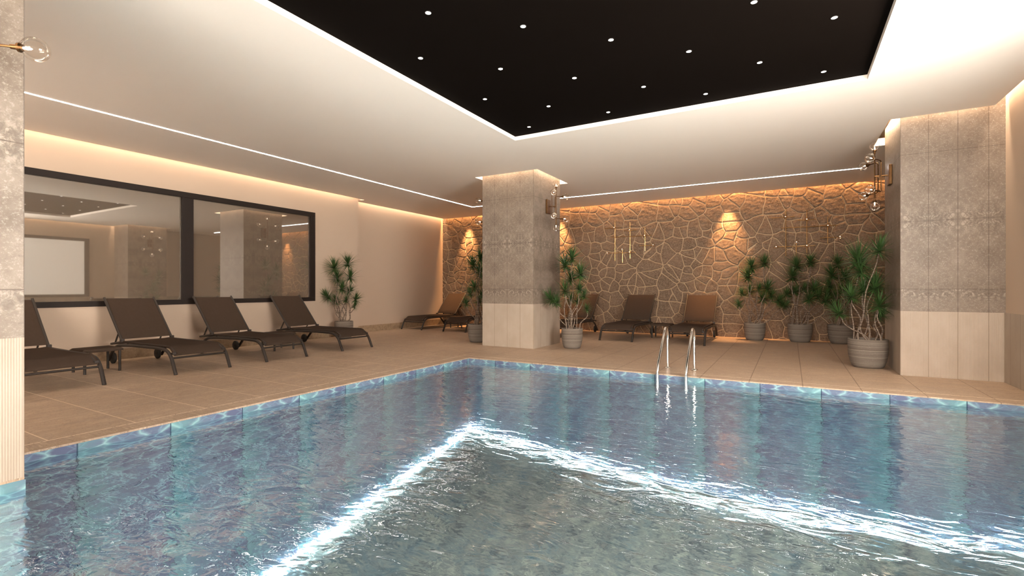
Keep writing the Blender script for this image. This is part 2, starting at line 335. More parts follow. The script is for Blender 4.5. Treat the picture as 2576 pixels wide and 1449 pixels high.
# ------------------------------------------------------------------ room shell
def build_room():
    f = MB(); th = -.25
    Y0 = -5.0
    f.box(-8.75, Y0, th, PX0, PY1, 0); f.box(-8.75, PY1, th, 2.2, WB_Y+.2, 0); f.box(PX1, Y0, th, 2.2, PY1, 0); f.box(PX0, Y0, th, PX1, PY0, 0)
    f.box(PX0, PY0, th, NOTCH_X, NOTCH_Y, 0)
    struct(f.build('floor', M['floor']))
    # pool
    b = MB(); zb = POOL_Z
    loop = [(PX0, NOTCH_Y), (PX0, PY1), (PX1, PY1), (PX1, PY0), (NOTCH_X, PY0), (NOTCH_X, NOTCH_Y)]
    e = .004; top = -.012
    lp = [(PX0+e, NOTCH_Y+e), (PX0+e, PY1-e), (PX1-e, PY1-e), (PX1-e, PY0+e), (NOTCH_X+e, PY0+e), (NOTCH_X+e, NOTCH_Y+e)]
    n = len(lp)
    b.add([(x, y, zb) for x, y in lp] + [(x, y, top) for x, y in lp], [(i, i+n, (i+1) % n+n, (i+1) % n) for i in range(n)] + [tuple(range(n-1, -1, -1))])
    bo = b.build('pool_basin', M['pool_tile']); bo.data.materials.append(M['pool_floor']); bo.data.polygons[n].material_index = 1
    struct(bo, 'pool basin lined with blue water-patterned tiles')
    w = MB(); lw = [(x, y, WATER_Z) for x, y in lp]; w.add(lw, [tuple(range(n-1, -1, -1))])
    wo = w.build('pool_water', M['water']); tag(wo, 'rippled clear blue water filling the indoor pool', 'water', kind='stuff')
    # left wall with window opening, alcove beyond a shallow return
    wy0, wy1, wz0, wz1 = 1.80, 6.46, .785, 2.48
    top = 3.25
    a = MB(); a.box(WL_X-.25, Y0, 0, WL_X, wy0, top); a.box(WL_X-.25, wy1, 0, WL_X, JOG_Y, top); a.box(WL_X-.25, wy0, 0, WL_X, wy1, wz0); a.box(WL_X-.25, wy0, wz1, WL_X, wy1, top)
    struct(a.build('wall_left', M['beige_plaster']))
    a = MB().box(WA_X-.2, JOG_Y, 0, WA_X, WB_Y+.1, top); struct(a.build('wall_left.001', M['beige_plaster']))
    a = MB().box(WL_X, Y0, 0, WL_X+.02, JOG_Y, .15); struct(a.build('baseboard_left', M['skirting'], bevel=.003))
    a = MB().box(WA_X, JOG_Y, 0, WA_X+.02, WB_Y, .15); struct(a.build('baseboard_left.001', M['skirting'], bevel=.003))
    # right wall: ribbed dado, plaster, window openings
    a = MB(); ww = [(1.80, 6.46), (-4.2, .5)]
    for y0, y1 in ((Y0, -4.2), (.5, 1.80), (6.46, WB_Y+.1)): a.box(WR_X, y0, 0, WR_X+.25, y1, top)
    for y0, y1 in ww: a.box(WR_X, y0, 0, WR_X+.25, y1, wz0); a.box(WR_X, y0, wz1, WR_X+.25, y1, top)
    struct(a.build('wall_right', M['beige_plaster']))
    a = MB().box(WR_X-.012, Y0, 0, WR_X, 7.12, .741); a.box(WR_X-.012, 8.19, 0, WR_X, WB_Y, .741); struct(a.build('trim_1', M['ribbed_y']), 'ribbed beige dado along the right wall')
    a = MB().box(-8.75, Y0-.2, 0, 2.25, Y0, top); struct(a.build('wall_front', M['beige_plaster']))
    # windows
    def window(name, x, sgn, y0, y1, panes, label):
        fr = MB(); d0, d1 = x - sgn*.06, x + sgn*.025; lo, hi = min(d0, d1), max(d0, d1); t = .115
        z0, z1 = .755, 2.51; ym = (y0+y1)/2
        fr.box(lo, y0, z0, hi, y1, z0+.075); fr.box(lo, y0, z1-.085, hi, y1, z1); fr.box(lo, y0, z0+.075, hi, y0+t, z1-.085); fr.box(lo, y1-t, z0+.075, hi, y1, z1-.085); fr.box(lo, ym-.085, z0+.075, hi, ym+.085, z1-.085)
        o = fr.build(name, M['winframe'], bevel=.003); struct(o, label)
        for (q0, q1), pane_mat in zip(((y0+t, ym-.085), (ym+.085, y1-t)), panes):
            p = MB(); xx = x - sgn*.012; p.box(min(xx, xx-sgn*.012), q0-.01, z0+.07, max(xx, xx-sgn*.012), q1+.01, z1-.08); p.build('pane', pane_mat, o)
        return o
    window('window_1', WL_X, 1, 1.76, 6.49, (M['glass_dark'],)*2, 'dark framed two-pane tinted glass window in the left wall')
    window('window_2', WR_X, -1, 1.76, 6.49, (M['fill_mid'], M['frosted_far']), 'backlit frosted window in the right wall')  # near pane boosted as added fill; far pane keeps the window's own glow
    window('fill_window_3', WR_X, -1, -4.23, .53, (M['fill_near'],)*2, 'added glowing fill panel shaped as a window at the near end of the right wall')  # unseen window added as fill light
    # added fill light built as a wide frosted window, unseen behind the viewpoint
    fr = MB(); fy = Y0+.03; x0, x1 = -3.6, 1.4
    fr.box(x0, Y0, .755, x1, fy, .83); fr.box(x0, Y0, 2.43, x1, fy, 2.51); fr.box(x0, Y0, .83, x0+.1, fy, 2.43); fr.box(x1-.1, Y0, .83, x1, fy, 2.43); fr.box(-1.17, Y0, .83, -1.03, fy, 2.43)
    o = fr.build('fill_window_4', M['winframe'], bevel=.003); struct(o, 'added glowing fill panel shaped as a window in the end wall')
    for a0, a1 in ((x0+.1, -1.17), (-1.03, x1-.1)): MB().box(a0-.01, Y0+.005, .82, a1+.01, Y0+.015, 2.44).build('pane', M['fill_end'], o)
    bk = MB().box(WL_X-.27, 1.7, .7, WL_X-.25, 6.6, 2.6); struct(bk.build('wall_left.002', M['winframe']))
    # ceiling slab with coves, holes for columns and the black recess
    xs = sorted({-8.43, -8.14, -4.81, -4.60, -3.59, -3.43, -3.15, .622, .99, 1.888}); ys = sorted({Y0, -.10, 1.06, -2.6, 5.60, 7.05, 7.115, 7.71, 8.27, 8.36, 10.93})
    def solid(x, y):
        if x < -8.14 and y < 7.71: return False
        if -3.15 < x < .622 and -2.6 < y < 5.60: return False
        if -4.81 < x < -3.59 and 7.115 < y < 8.36: return False
        if -4.60 < x < -3.43 and -.10 < y < 1.06: return False
        if x > .99 and 7.05 < y < 8.27: return False
        return True
    c = MB(); zt = C_Z+.10
    cells = {(i, j): solid((xs[i]+xs[i+1])/2, (ys[j]+ys[j+1])/2) for i in range(len(xs)-1) for j in range(len(ys)-1)}
    for (i, j), s_ in cells.items():
        if not s_: continue
        x0, x1, y0, y1 = xs[i], xs[i+1], ys[j], ys[j+1]
        c.add([(x0,y0,C_Z),(x0,y1,C_Z),(x1,y1,C_Z),(x1,y0,C_Z)], [(0,1,2,3)]); c.add([(x0,y0,zt),(x1,y0,zt),(x1,y1,zt),(x0,y1,zt)], [(0,1,2,3)])
        for di, dj, p, q in ((-1,0,(x0,y0),(x0,y1)), (1,0,(x1,y1),(x1,y0)), (0,-1,(x1,y0),(x0,y0)), (0,1,(x0,y1),(x1,y1))):
            if not cells.get((i+di, j+dj), False):
                c.add([(*p,C_Z),(*q,C_Z),(*q,zt),(*p,zt)], [(3,2,1,0)])
    struct(c.build('ceiling', M['white_ceiling']))
    struct(MB().box(-8.75, Y0-.2, 3.25, 2.25, WB_Y+.25, 3.35).build('ceiling.001', M['cove_white']))
    struct(MB().box(-3.17, -2.62, C_Z+.05, .642, 5.62, C_Z+.095).build('ceiling.002', M['black']), 'recessed black ceiling panel dotted with downlights')

PT = []
def poly(org, k, pts): PT.append([(org[0]+x/k, org[1]+y/k) for x, y in pts])
def build_stone_wall():
    R2 = ((1640, 470), 7.246); R5 = ((1640, 640), 6.9); R1 = ((1400, 470), 7.246); R3 = ((1880, 440), 5.572); R4 = ((1400, 640), 6.9)
    data = {0: """95,300 105,345 97,450 80,545 80,625;0,303 95,303;95,303 100,328 300,340 430,325 455,322;450,322 525,342;528,342 660,338;742,205 715,280 660,335;300,345 350,440 375,510 408,555;525,345 500,420 490,480 475,530;408,555 475,530;660,340 725,415 800,480 840,530;742,210 840,255 910,285 960,325;1000,175 985,260 968,330 985,390 980,425 925,495;840,535 920,495;985,392 1080,375 1245,335;1245,335 1270,280 1298,235;1370,200 1430,250 1510,310 1605,378;1710,110 1705,200 1680,285 1605,380;1700,125 1884,130 2040,170;1250,340 1275,385 1300,460 1320,470 1460,460 1600,460;1605,385 1600,460 1630,540 1690,615;1300,470 1290,560 1275,650;1275,650 1480,620 1660,630 1690,620;1690,620 1780,580 1884,530 2032,498;930,495 1000,560 1110,650 1270,652;835,545 855,650 870,735 910,800;832,555 750,590 680,620;475,530 540,560 590,605 680,620;408,560 345,625;80,630 200,635 345,628;345,630 375,690 395,735 490,730 650,705;680,620 650,705 635,830 635,915;395,740 385,820 385,895;490,735 530,850 568,940;910,800 1000,785 1080,765;1110,655 1090,720 1080,765 1110,860;1110,860 1150,810 1200,790 1275,755;1275,655 1280,720 1310,780 1335,810;1335,812 1450,800 1545,805;1545,805 1600,740 1640,690 1670,630;1650,680 1670,750 1730,830 1785,915;1700,630 1790,700 1840,770 1908,836;1110,865 1090,940;910,805 915,890;915,890 1000,930 1090,940;915,895 860,920 785,945;635,915 700,915 785,945;568,940 635,918;385,898 470,920 568,940;385,898 300,930 225,955;125,650 160,750 195,830 222,950;225,955 210,1000;210,1000 150,1050 70,1095;205,1010 175,1120 155,1225;215,1005 290,1040 330,1110 440,1200;568,945 545,1080 525,1160 495,1200;440,1205 495,1200;785,950 815,1070;535,1155 680,1145 750,1125 815,1075;815,1072 910,1110 1050,1112 1140,1085;1090,945 1140,1030 1145,1060 1140,1085;1150,1055 1200,1000 1280,940;1335,815 1310,890 1280,940;1280,942 1400,955 1495,985;1545,808 1520,890 1495,985;1525,895 1650,935 1750,945 1785,915;1495,985 1500,1070;1500,1070 1400,1110 1295,1150 1200,1105 1145,1085;1500,1070 1570,1150 1640,1205 1700,1260;1750,950 1750,1150;1785,915 1884,900;1884,1060 1800,1120 1755,1170 1710,1260;1710,1262 1884,1265;1140,1090 1135,1230 1145,1360;1050,1115 1000,1240 950,1320 915,1400;915,1115 850,1220 785,1310;745,1130 770,1230 775,1300;505,1205 560,1245 680,1285 775,1300;790,1315 850,1370 915,1400;440,1210 350,1300 260,1390;155,1228 170,1330 195,1420;70,1100 80,1185 155,1225;195,1425 262,1395;1145,1362 1260,1365 1380,1350;1300,1160 1350,1300 1420,1380 1560,1430;1690,1275 1620,1350 1570,1430;495,1205 500,1232""",
    1: """500,0 545,130 555,205;740,80 670,195;185,190 175,230 160,320 80,450 70,530 115,620 115,700 85,770;190,215 260,305 360,380 470,465;265,165 340,240 420,350 475,460;165,320 260,400 420,515;265,165 400,220 510,270;555,205 520,265 515,310 475,460;555,205 670,195;670,200 710,275 695,330;515,312 620,330 695,340;710,275 790,210 870,180;870,178 1035,195;1080,130 1040,195;880,190 870,280 835,365;695,340 755,405;755,405 835,368 930,380 1025,405;1040,200 1060,270 1035,410;1060,270 1150,290 1215,285;1215,285 1330,220 1490,195;1490,195 1505,240 1490,290;1215,290 1195,410;1195,410 1260,425 1350,405;1350,405 1430,330 1490,290;1195,410 1120,490;1030,430 1120,490 1145,530;1145,535 1300,530;1350,410 1300,530;1305,535 1350,630 1405,700;1305,535 1470,530;475,475 550,490 650,470 740,440 755,410;475,475 425,520;425,530 460,600 525,660 630,650;550,495 600,560 630,645;725,455 740,550 765,620;765,620 700,690 630,650;760,415 850,470 940,530;1025,420 980,470 940,535 910,650;765,622 840,645 910,650;910,652 955,680 1040,645 1115,640;1145,540 1120,640;1120,640 1180,730 1240,800;1240,805 1310,770 1405,710;1405,708 1530,710 1640,745;425,530 320,600 200,620 115,625;325,600 350,670 430,800;350,680 285,810;525,665 515,780 498,840""",
    2: """240,750 190,890 140,1015;140,1015 230,1040 330,1045;140,1015 110,1060 125,1090 150,1155""",
    3: """90,870 0,884;130,955 60,1000 14,1040;70,1140 150,1080 220,1020;0,1140 70,1140;75,1145 200,1180 330,1225""",
    4: """1390,300 1450,310 1600,290 1794,245 1828,235;1450,310 1560,380 1735,440;1390,320 1480,430 1540,560;1540,560 1725,535;1540,560 1490,690;1360,540 1415,570 1390,690;1415,570 1540,560;1385,320 1375,450 1360,540 1320,690"""}
    for key, reg in ((0, R2), (1, R5), (2, R1), (3, R3), (4, R4)):
        for pl in data[key].split(';'):
            poly(reg[0], reg[1], [tuple(float(q) for q in p.split(',')) for p in pl.split()])
    f_, cx_, hy_, th_ = 1227., 1288., 726., math.radians(29.74); C_, S_ = math.cos(th_), math.sin(th_); YW = 10.95; P = 2.103
    segs = []
    def w(u, v):
        a = (u-cx_)/f_; t = YW/(a*S_+C_); return (t*(a*C_-S_), 1+t*(hy_-v)/f_)
    for pl in PT:
        q = [w(*p) for p in pl]
        # round the kinks a little
        q2 = [q[0]]
        for i in range(1, len(q)-1):
            a, b, c = np.array(q[i-1]), np.array(q[i]), np.array(q[i+1]); q2 += [tuple(b+(a-b)*.25), tuple(b*.75+(a+c)*.125), tuple(b+(c-b)*.25)]
        q2.append(q[-1])
        segs += [(*q2[i], *q2[i+1]) for i in range(len(q2)-1)]
    N = 256; g = P/N
    gx, gz = np.meshgrid(np.arange(N)*g, np.arange(N)*g, indexing='ij')
    r_ = np.random.RandomState(3)
    def wob(k, seed):
        rr = np.random.RandomState(seed); out = 0
        for _ in range(6):
            kx, kz = rr.randint(-k, k+1), rr.randint(-k, k+1); out = out + np.sin(2*np.pi*(kx*gx+kz*gz)/P + rr.rand()*6.28)
        return out/6
    wx = gx + .012*wob(14, 1); wz = gz + .012*wob(14, 2)
    D = np.full(gx.shape, 9.)
    for x0, z0, x1, z1 in segs:
        mx, mz = (x0+x1)/2, (z0+z1)/2
        ox, oz = math.floor(mx/P)*P, math.floor(mz/P)*P
        x0, x1, z0, z1 = x0-ox, x1-ox, z0-oz, z1-oz
        dx, dz = x1-x0, z1-z0; L = dx*dx+dz*dz+1e-12
        for sx in (-P, 0, P):
            for sz in (-P, 0, P):
                if max(x0, x1)+sx < -.3 or min(x0, x1)+sx > P+.3 or max(z0, z1)+sz < -.3 or min(z0, z1)+sz > P+.3: continue
                px, pz = wx-(x0+sx), wz-(z0+sz)
                t = np.clip((px*dx+pz*dz)/L, 0, 1); D = np.minimum(D, np.hypot(px-t*dx, pz-t*dz))
    xs0, xs1 = WA_X, WR_X; nx = int((xs1-xs0)/g)+2; nz = int(3.10/g)+1
    ix = np.arange(nx); X = xs0 + ix*(xs1-xs0)/(nx-1); Z = np.arange(nz)*3.10/(nz-1)
    fx = (np.mod(X, P)/g); fz = (np.mod(Z, P)/g)
    i0 = fx.astype(int) % N; i1 = (i0+1) % N; tx = (fx-np.floor(fx))[:, None]; j0 = fz.astype(int) % N; j1 = (j0+1) % N; tz = (fz-np.floor(fz))[None, :]
    def samp(A): return (A[np.ix_(i0, j0)]*(1-tx)+A[np.ix_(i1, j0)]*tx)*(1-tz) + (A[np.ix_(i0, j1)]*(1-tx)+A[np.ix_(i1, j1)]*tx)*tz
    d = samp(D); XX, ZZ = np.meshgrid(X, Z, indexing='ij')
    h = np.clip((d-.0055)/.009, 0, 1); h = h*h*(3-2*h)*.014 + np.clip(d, 0, .1)*.004
    rr = np.random.RandomState(9)
    for _ in range(22):
        k = rr.uniform(25, 110); an = rr.uniform(0, 6.28); h = h + .0003*np.sin(k*(XX*math.cos(an)+ZZ*math.sin(an))+rr.rand()*6.28)*np.clip(d/.02, 0, 1)
    verts = np.stack([XX, WB_Y-h, ZZ], -1).reshape(-1, 3)*S
    idx = np.arange(nx*nz).reshape(nx, nz)
    q = np.stack([idx[:-1, :-1], idx[1:, :-1], idx[1:, 1:], idx[:-1, 1:]], -1).reshape(-1, 4)
    me = bpy.data.meshes.new('wall_back'); me.vertices.add(len(verts)); me.vertices.foreach_set('co', verts.astype(np.float32).ravel())
    me.loops.add(q.size); me.loops.foreach_set('vertex_index', q.ravel().astype(np.int32)); me.polygons.add(len(q))
    me.polygons.foreach_set('loop_start', np.arange(0, q.size, 4, dtype=np.int32)); me.polygons.foreach_set('loop_total', np.full(len(q), 4, dtype=np.int32))
    me.update(calc_edges=True); me.polygons.foreach_set('use_smooth', np.ones(len(q), dtype=bool))
    at = me.attributes.new('joint', 'FLOAT', 'POINT'); at.data.foreach_set('value', d.astype(np.float32).ravel())
    me.materials.append(M['rubble'])
    o = bpy.data.objects.new('wall_back', me); col.objects.link(o); struct(o, 'rubble stone wall with pale raised joints behind the loungers')
    struct(MB().box(-8.75, WB_Y+.005, 0, 2.25, WB_Y+.2, 3.25).build('wall_back.001', M['beige_plaster']))

def build_columns():
    def column(x0, y0, x1, y1, mx, my, rx, ry, label):
        up = MB().box(x0, y0, .741, x1, y1, 3.25); o = up.build('column', mx); o.data.materials.append(my)
        lo = MB().box(x0, y0, 0, x1, y1, .741); l = lo.build('ribbed_base', rx, o); l.data.materials.append(ry)
        for ob in (o, l):
            for p in ob.data.polygons: p.material_index = 1 if abs(p.normal.x) > .5 else 0
        struct(o, label)
    column(-4.717, 7.205, -3.70, 8.26, M['column_stone_x'], M['column_stone_y'], M['ribbed_x'], M['ribbed_y'], 'square tiled column between the pool corner and the stone wall')
    column(1.101, 7.125, WR_X, 8.19, M['column_stone_right'], M['column_stone_y'], M['ribbed_right'], M['ribbed_y'], 'wide tiled column joined to the right wall')
    column(-4.55, -.06, NOTCH_X, .965, M['column_stone_x'], M['column_stone_near'], M['ribbed_x'], M['ribbed_near'], 'near tiled column standing at the pool edge')

# ------------------------------------------------------------------ ceiling lights
def build_lights_fixtures():
    m = MB(); w = .009
    m.box(-6.605-w, -4.6, C_Z-.004, -6.605+w, 9.65+w, C_Z+.001); m.box(-6.605+w, 9.65-w, C_Z-.004, 1.0, 9.65+w, C_Z+.001)
    tag(m.build('linear_ceiling_light', M['led']), 'thin white light line turning a corner on the ceiling over the loungers', 'ceiling light')
    # light strip along the foot of the pool walls
    m = MB(); q = .055; z0 = POOL_Z+.004; z1 = z0+.05
    m.box(PX0+.008, NOTCH_Y+.1, z0, PX0+.008+q, PY1-.008, z1); m.box(PX0+.008+q, PY1-.008-q, z0, PX1-.008, PY1-.008, z1); m.box(PX1-.008-q, -1.0, z0, PX1-.008, PY1-.008-q, z1)
    tag(m.build('underwater_light_strip', M['pool_led']), 'bluish white light strip under water along the foot of the pool walls', 'pool light')
    proto = None
    pts = [(-2.282,2.769),(-1.771,3.271),(-1.254,3.798),(-.745,4.309),(-.238,4.831),(.264,5.327),(-2.788,3.280),(-2.292,3.801),(-1.782,4.314),(-1.265,4.841),(-.758,5.335),(-2.80,4.326),(-2.304,4.841),(-1.795,5.340),(-2.808,5.340),(-.222,3.793),(.280,4.304)]
    z = C_Z+.05
    for x, y in pts:
        if proto is None:
            e = empty('downlight', (x, y, z)); proto = e
            n = 20
            MB().lathe([(.020, -.0015), (.0205, -.003), (.0235, -.003), (.0245, 0)], n).build('trim_ring', M['dtrim'], e, True)
            d = MB(); d.lathe([(1e-5, -.002), (.020, -.002)], n); d.build('lens', M['lens'], e)
            tag(e, 'small round white downlight in the recessed black ceiling panel', 'downlight', 'downlights in the black ceiling panel')
        else:
            c = copy_tree(proto); c.location = Vector((x, y, z))*S

def area(name, loc, sx, sy, power, colr, rot=(0,0,0), spread=math.pi):
    l = bpy.data.lights.new(name, 'AREA'); l.shape = 'RECTANGLE'; l.size = sx*S; l.size_y = sy*S; l.energy = power; l.color = colr; l.spread = spread
    o = bpy.data.objects.new(name, l); o.location = Vector(loc)*S; o.rotation_euler = rot; col.objects.link(o); return o
WARM = (1, .77, .56); ORANGE = (1, .50, .19)
def build_lamps():
    # cove strips above the ceiling edge, shining down the walls
    k = COVE
    area('cove_lamp_left', (WL_X+.05, 1.3, 3.16), .06, 12.5, 26*k, WARM)
    area('cove_lamp_alcove', (WA_X+.05, 9.3, 3.16), .06, 3.2, 8*k, WARM)
    area('cove_lamp_back', (-3.3, WB_Y-.055, 3.16), 10.3, .05, 95*k, ORANGE)
    area('cove_lamp_right', (WR_X-.05, 1.0, 3.16), .06, 11.8, 26*k, WARM)
    for x0, y0, x1, y1 in ((-4.717, 7.205, -3.70, 8.26), (-4.55, -.06, NOTCH_X, .965)):
        xm, ym = (x0+x1)/2, (y0+y1)/2
        area('cove_lamp_column', (xm, y0-.045, 3.14), x1-x0, .05, 4*k, WARM); area('cove_lamp_column', (xm, y1+.045, 3.14), x1-x0, .05, 4*k, WARM)
        area('cove_lamp_column', (x0-.045, ym, 3.14), .05, y1-y0, 4*k, WARM); area('cove_lamp_column', (x1+.045, ym, 3.14), .05, y1-y0, 4*k, WARM)
    area('cove_lamp_column', (1.5, 7.125-.04, 3.14), .9, .05, 4*k, WARM); area('cove_lamp_column', (1.05, 7.65, 3.14), .05, 1.05, 4*k, WARM)
    # narrow grazing spots over the stone wall
    for x in (-7.62, -4.9, -1.12):
        l = bpy.data.lights.new('wall_grazer', 'SPOT'); l.energy = 70*SPOT; l.color = (1, .52, .21); l.spot_size = math.radians(52); l.spot_blend = .8; l.shadow_soft_size = .03
        o = bpy.data.objects.new('wall_grazer', l); o.location = Vector((x, WB_Y-.19, C_Z-.02))*S; o.rotation_euler = (math.radians(4), 0, 0); col.objects.link(o)
    # added underwater fill lights without fixtures, by the near and right pool walls
    for x in (-2.6, -.85, .9):
        area('pool_fill', (x, PY0+.05, -1.0), .5, .5, POOL_FILL, (1, .98, .95), (math.radians(90), 0, 0))
    for y in (-1.4, .8, 3.0):
        area('pool_fill', (PX1-.05, y, -1.0), .5, .5, POOL_FILL*.6, (1, .98, .95), (math.radians(90), 0, math.radians(90)))
COVE, SPOT, POOL_FILL = 3.4, 8.0, 150

# ------------------------------------------------------------------ loungers
def make_lounger():
    r = empty('sun_lounger', (0, 0, 0)); W = .315
    for s in (-1, 1):
        y = s*W
        P = rounded([(0, y, 0), (.135, y, .275), (.50, y, .287), (1.15, y, .278), (1.50, y, .255), (1.70, y, .05)], .20, 8)
        MB().tube(P, .019, 10).build('leg', M['frame'], r, True)
    for s in (-1, 1):
        y = s*(W-.045)
        MB().tube([(.10, y, .238), (.20, y, .292), (.26, y, .304), (1.40, y, .304), (1.72, y, .262)], .015, 8).build('side_rail', M['frame'], r, True)
    MB().tube([(.095, -W, .185), (.095, W, .185)], .012, 8).build('stretcher', M['frame'], r, True)
    MB().tube([(1.72, -W+.03, .262), (1.72, W-.03, .262)], .013, 8).build('stretcher', M['frame'], r, True)
    # seat fabric, a shallow sling that droops over the foot rail
    n = 14; prof = [(.085, .222), (.10, .247), (.19, .305), (.24, .317), (.5, .314), (.85, .313), (1.2, .316), (1.345, .318)]
    def sling(prof, wid, th, sag):
        vs = []; fs = []; m = len(prof)
        for layer in (0, 1):
            for i, (x, z) in enumerate(prof):
                for k in range(n+1):
                    yy = -wid+2*wid*k/n; sg = sag*(1-(yy/wid)**2)*min(1, i/2, (m-1-i)/1.0 if i < m-1 else 0)
                    vs.append((x, yy, z-sg-(th if layer else 0)))
        o = m*(n+1)
        for i in range(m-1):
            for k in range(n):
                a = i*(n+1)+k; fs += [(a, a+n+1, a+n+2, a+1), (o+a, o+a+1, o+a+n+2, o+a+n+1)]
        for i in range(m-1):
            a = i*(n+1); fs += [(a, o+a, o+a+n+1, a+n+1)]; a += n; fs += [(a, a+n+1, o+a+n+1, o+a)]
        for k in range(n): fs += [(k, k+1, o+k+1, o+k)]; a = (m-1)*(n+1)+k; fs += [(a, o+a, o+a+1, a+1)]
        b = MB(); b.add(vs, fs); return b
    sling(prof, W-.022, .012, .006).build('seat', M['fabric'], r, True, angle=50)
    # backrest
    h0, h1 = Vector((1.385, 0, .335)), Vector((1.875, 0, .862)); dv = (h1-h0)
    bp = [(h0.x+dv.x*t, h0.z+dv.z*t) for t in (.03, .2, .5, .8, .97, 1.0)]
    back = sling([(x, z) for x, z in bp], W-.03, .012, .004).build('backrest', M['fabric'], r, True, angle=50)
    for s in (-1, 1):
        y = s*(W-.022); MB().tube([h0+Vector((-.01, y, -.02)), h1+Vector((.012, y, .013))], .015, 8).build('back_rail', M['frame'], r, True)
        MB().box(1.345, y-.02, .305, 1.40, y+.02, .345).build('hinge', M['frame'], r, bevel=.006)
        st = MB(); y2 = s*(W-.05)
        st.tube([(1.515, y2, .455), (1.645, y2, .272)], .009, 6)
        for q in range(5):
            t = .45+q*.11; st.box(1.515+.13*t-.018, y2-.006, .455-.183*t-.006, 1.515+.13*t, y2+.006, .455-.183*t+.006)
        st.build('ratchet_strut', M['frame'], r)
        wh = MB(); Mx = Matrix.Translation((1.70, s*(W-.05), .074)) @ Matrix.Rotation(math.pi/2, 4, 'X')
        wh.lathe([(.001, -.018), (.066, -.018), (.074, -.012), (.074, .012), (.066, .018), (.001, .018)], 24, Mx)
        wo = wh.build('wheel', M['rubber'], r, True)
        hb = MB(); hb.lathe([(.001, -.022), (.02, -.022), (.022, 0), (.02, .022), (.001, .022)], 14, Mx); hb.build('hub', M['frame'], wo, True)
        MB().box(.085, s*(W-.03)-.022, .222, .13, s*(W-.03)+.022, .25).build('foot_cap', M['frame'], r, bevel=.006)
    MB().tube(rounded([(1.30, -W+.06, .288), (1.42, -W+.06, .245), (1.42, W-.06, .245), (1.30, W-.06, .288)], .06), .008, 6).build('support_bar', M['frame'], r, True)
    return r
def make_table():
    r = empty('side_table', (0, 0, 0)); a, b = .18, .20
    t = MB(); t.add([(-a+.02,-b+.02,.288),(a-.02,-b+.02,.288),(a-.02,b-.02,.288),(-a+.02,b-.02,.288),(-a,-b,.270),(a,-b,.270),(a,b,.270),(-a,b,.270),(-a,-b,.248),(a,-b,.248),(a,b,.248),(-a,b,.248)],
        [(0,1,2,3)]+[(i,i+4,(i+1)%4+4,(i+1)%4) for i in range(4)]+[(i+4,i+8,(i+1)%4+8,(i+1)%4+4) for i in range(4)]+[(11,10,9,8)])
    t.build('table_top', M['fabric'], r, bevel=.002)
    for sx in (-1, 1):
        for sy in (-1, 1):
            MB().tube([(sx*.158, sy*.170, 0), (sx*.158, sy*.170, .25)], .015, 8).build('leg', M['frame'], r, True)
    return r
def build_loungers():
    left, back = 'brown sun loungers beneath the left window', 'brown sun loungers along the stone wall'
    spots = [(-6.18, 1.98, math.pi, 'brown mesh sun lounger cut off by the near tiled column', left), (-6.18, 3.287, math.pi, 'brown mesh sun lounger between the nearest side table and the window mullion', left),
        (-6.18, 4.42, math.pi, 'brown mesh sun lounger below the thick window mullion, second from the left wall plant', left), (-6.21, 5.735, math.pi, 'brown mesh sun lounger whose foot end hides the pot by the left wall', left),
        (-8.01, 9.08, math.pi/2, 'brown sun lounger in the corner against the plain wall, backrest lit orange', back), (-6.725, 9.08, math.pi/2, 'brown sun lounger mostly hidden by the plant left of the middle column', back),
        (-4.18, 9.02, math.pi/2, 'brown sun lounger behind the potted plant right of the middle column', back), (-2.89, 9.015, math.pi/2, 'dark brown sun lounger by the stone wall, left of the back side table', back),
        (-1.62, 9.03, math.pi/2, 'sun lounger with bright orange-lit backrest behind the chrome pool handrails', back)]
    p = make_lounger()
    for i, (x, y, rz, lab, g) in enumerate(spots):
        o = p if i == 0 else copy_tree(p)
        o.location = Vector((x, y, 0))*S; o.rotation_euler = (0, 0, rz); tag(o, lab, 'sun lounger', g)
    p = make_table()
    for i, (x, y, rz, lab) in enumerate([(-7.27, 2.625, 0, 'low dark side table between the two nearest left-wall loungers'), (-7.31, 5.05, 0, 'low dark side table between the two left-wall loungers nearest the plant'),
        (-7.37, 10.2, math.pi/2, 'low dark side table between the corner lounger and its neighbour'), (-2.275, 10.17, math.pi/2, 'low dark side table by the stone wall behind the left pool handrail')]):
        o = p if i == 0 else copy_tree(p)
        o.location = Vector((x, y, 0))*S; o.rotation_euler = (0, 0, rz); tag(o, lab, 'side table', 'low side tables beside the loungers')

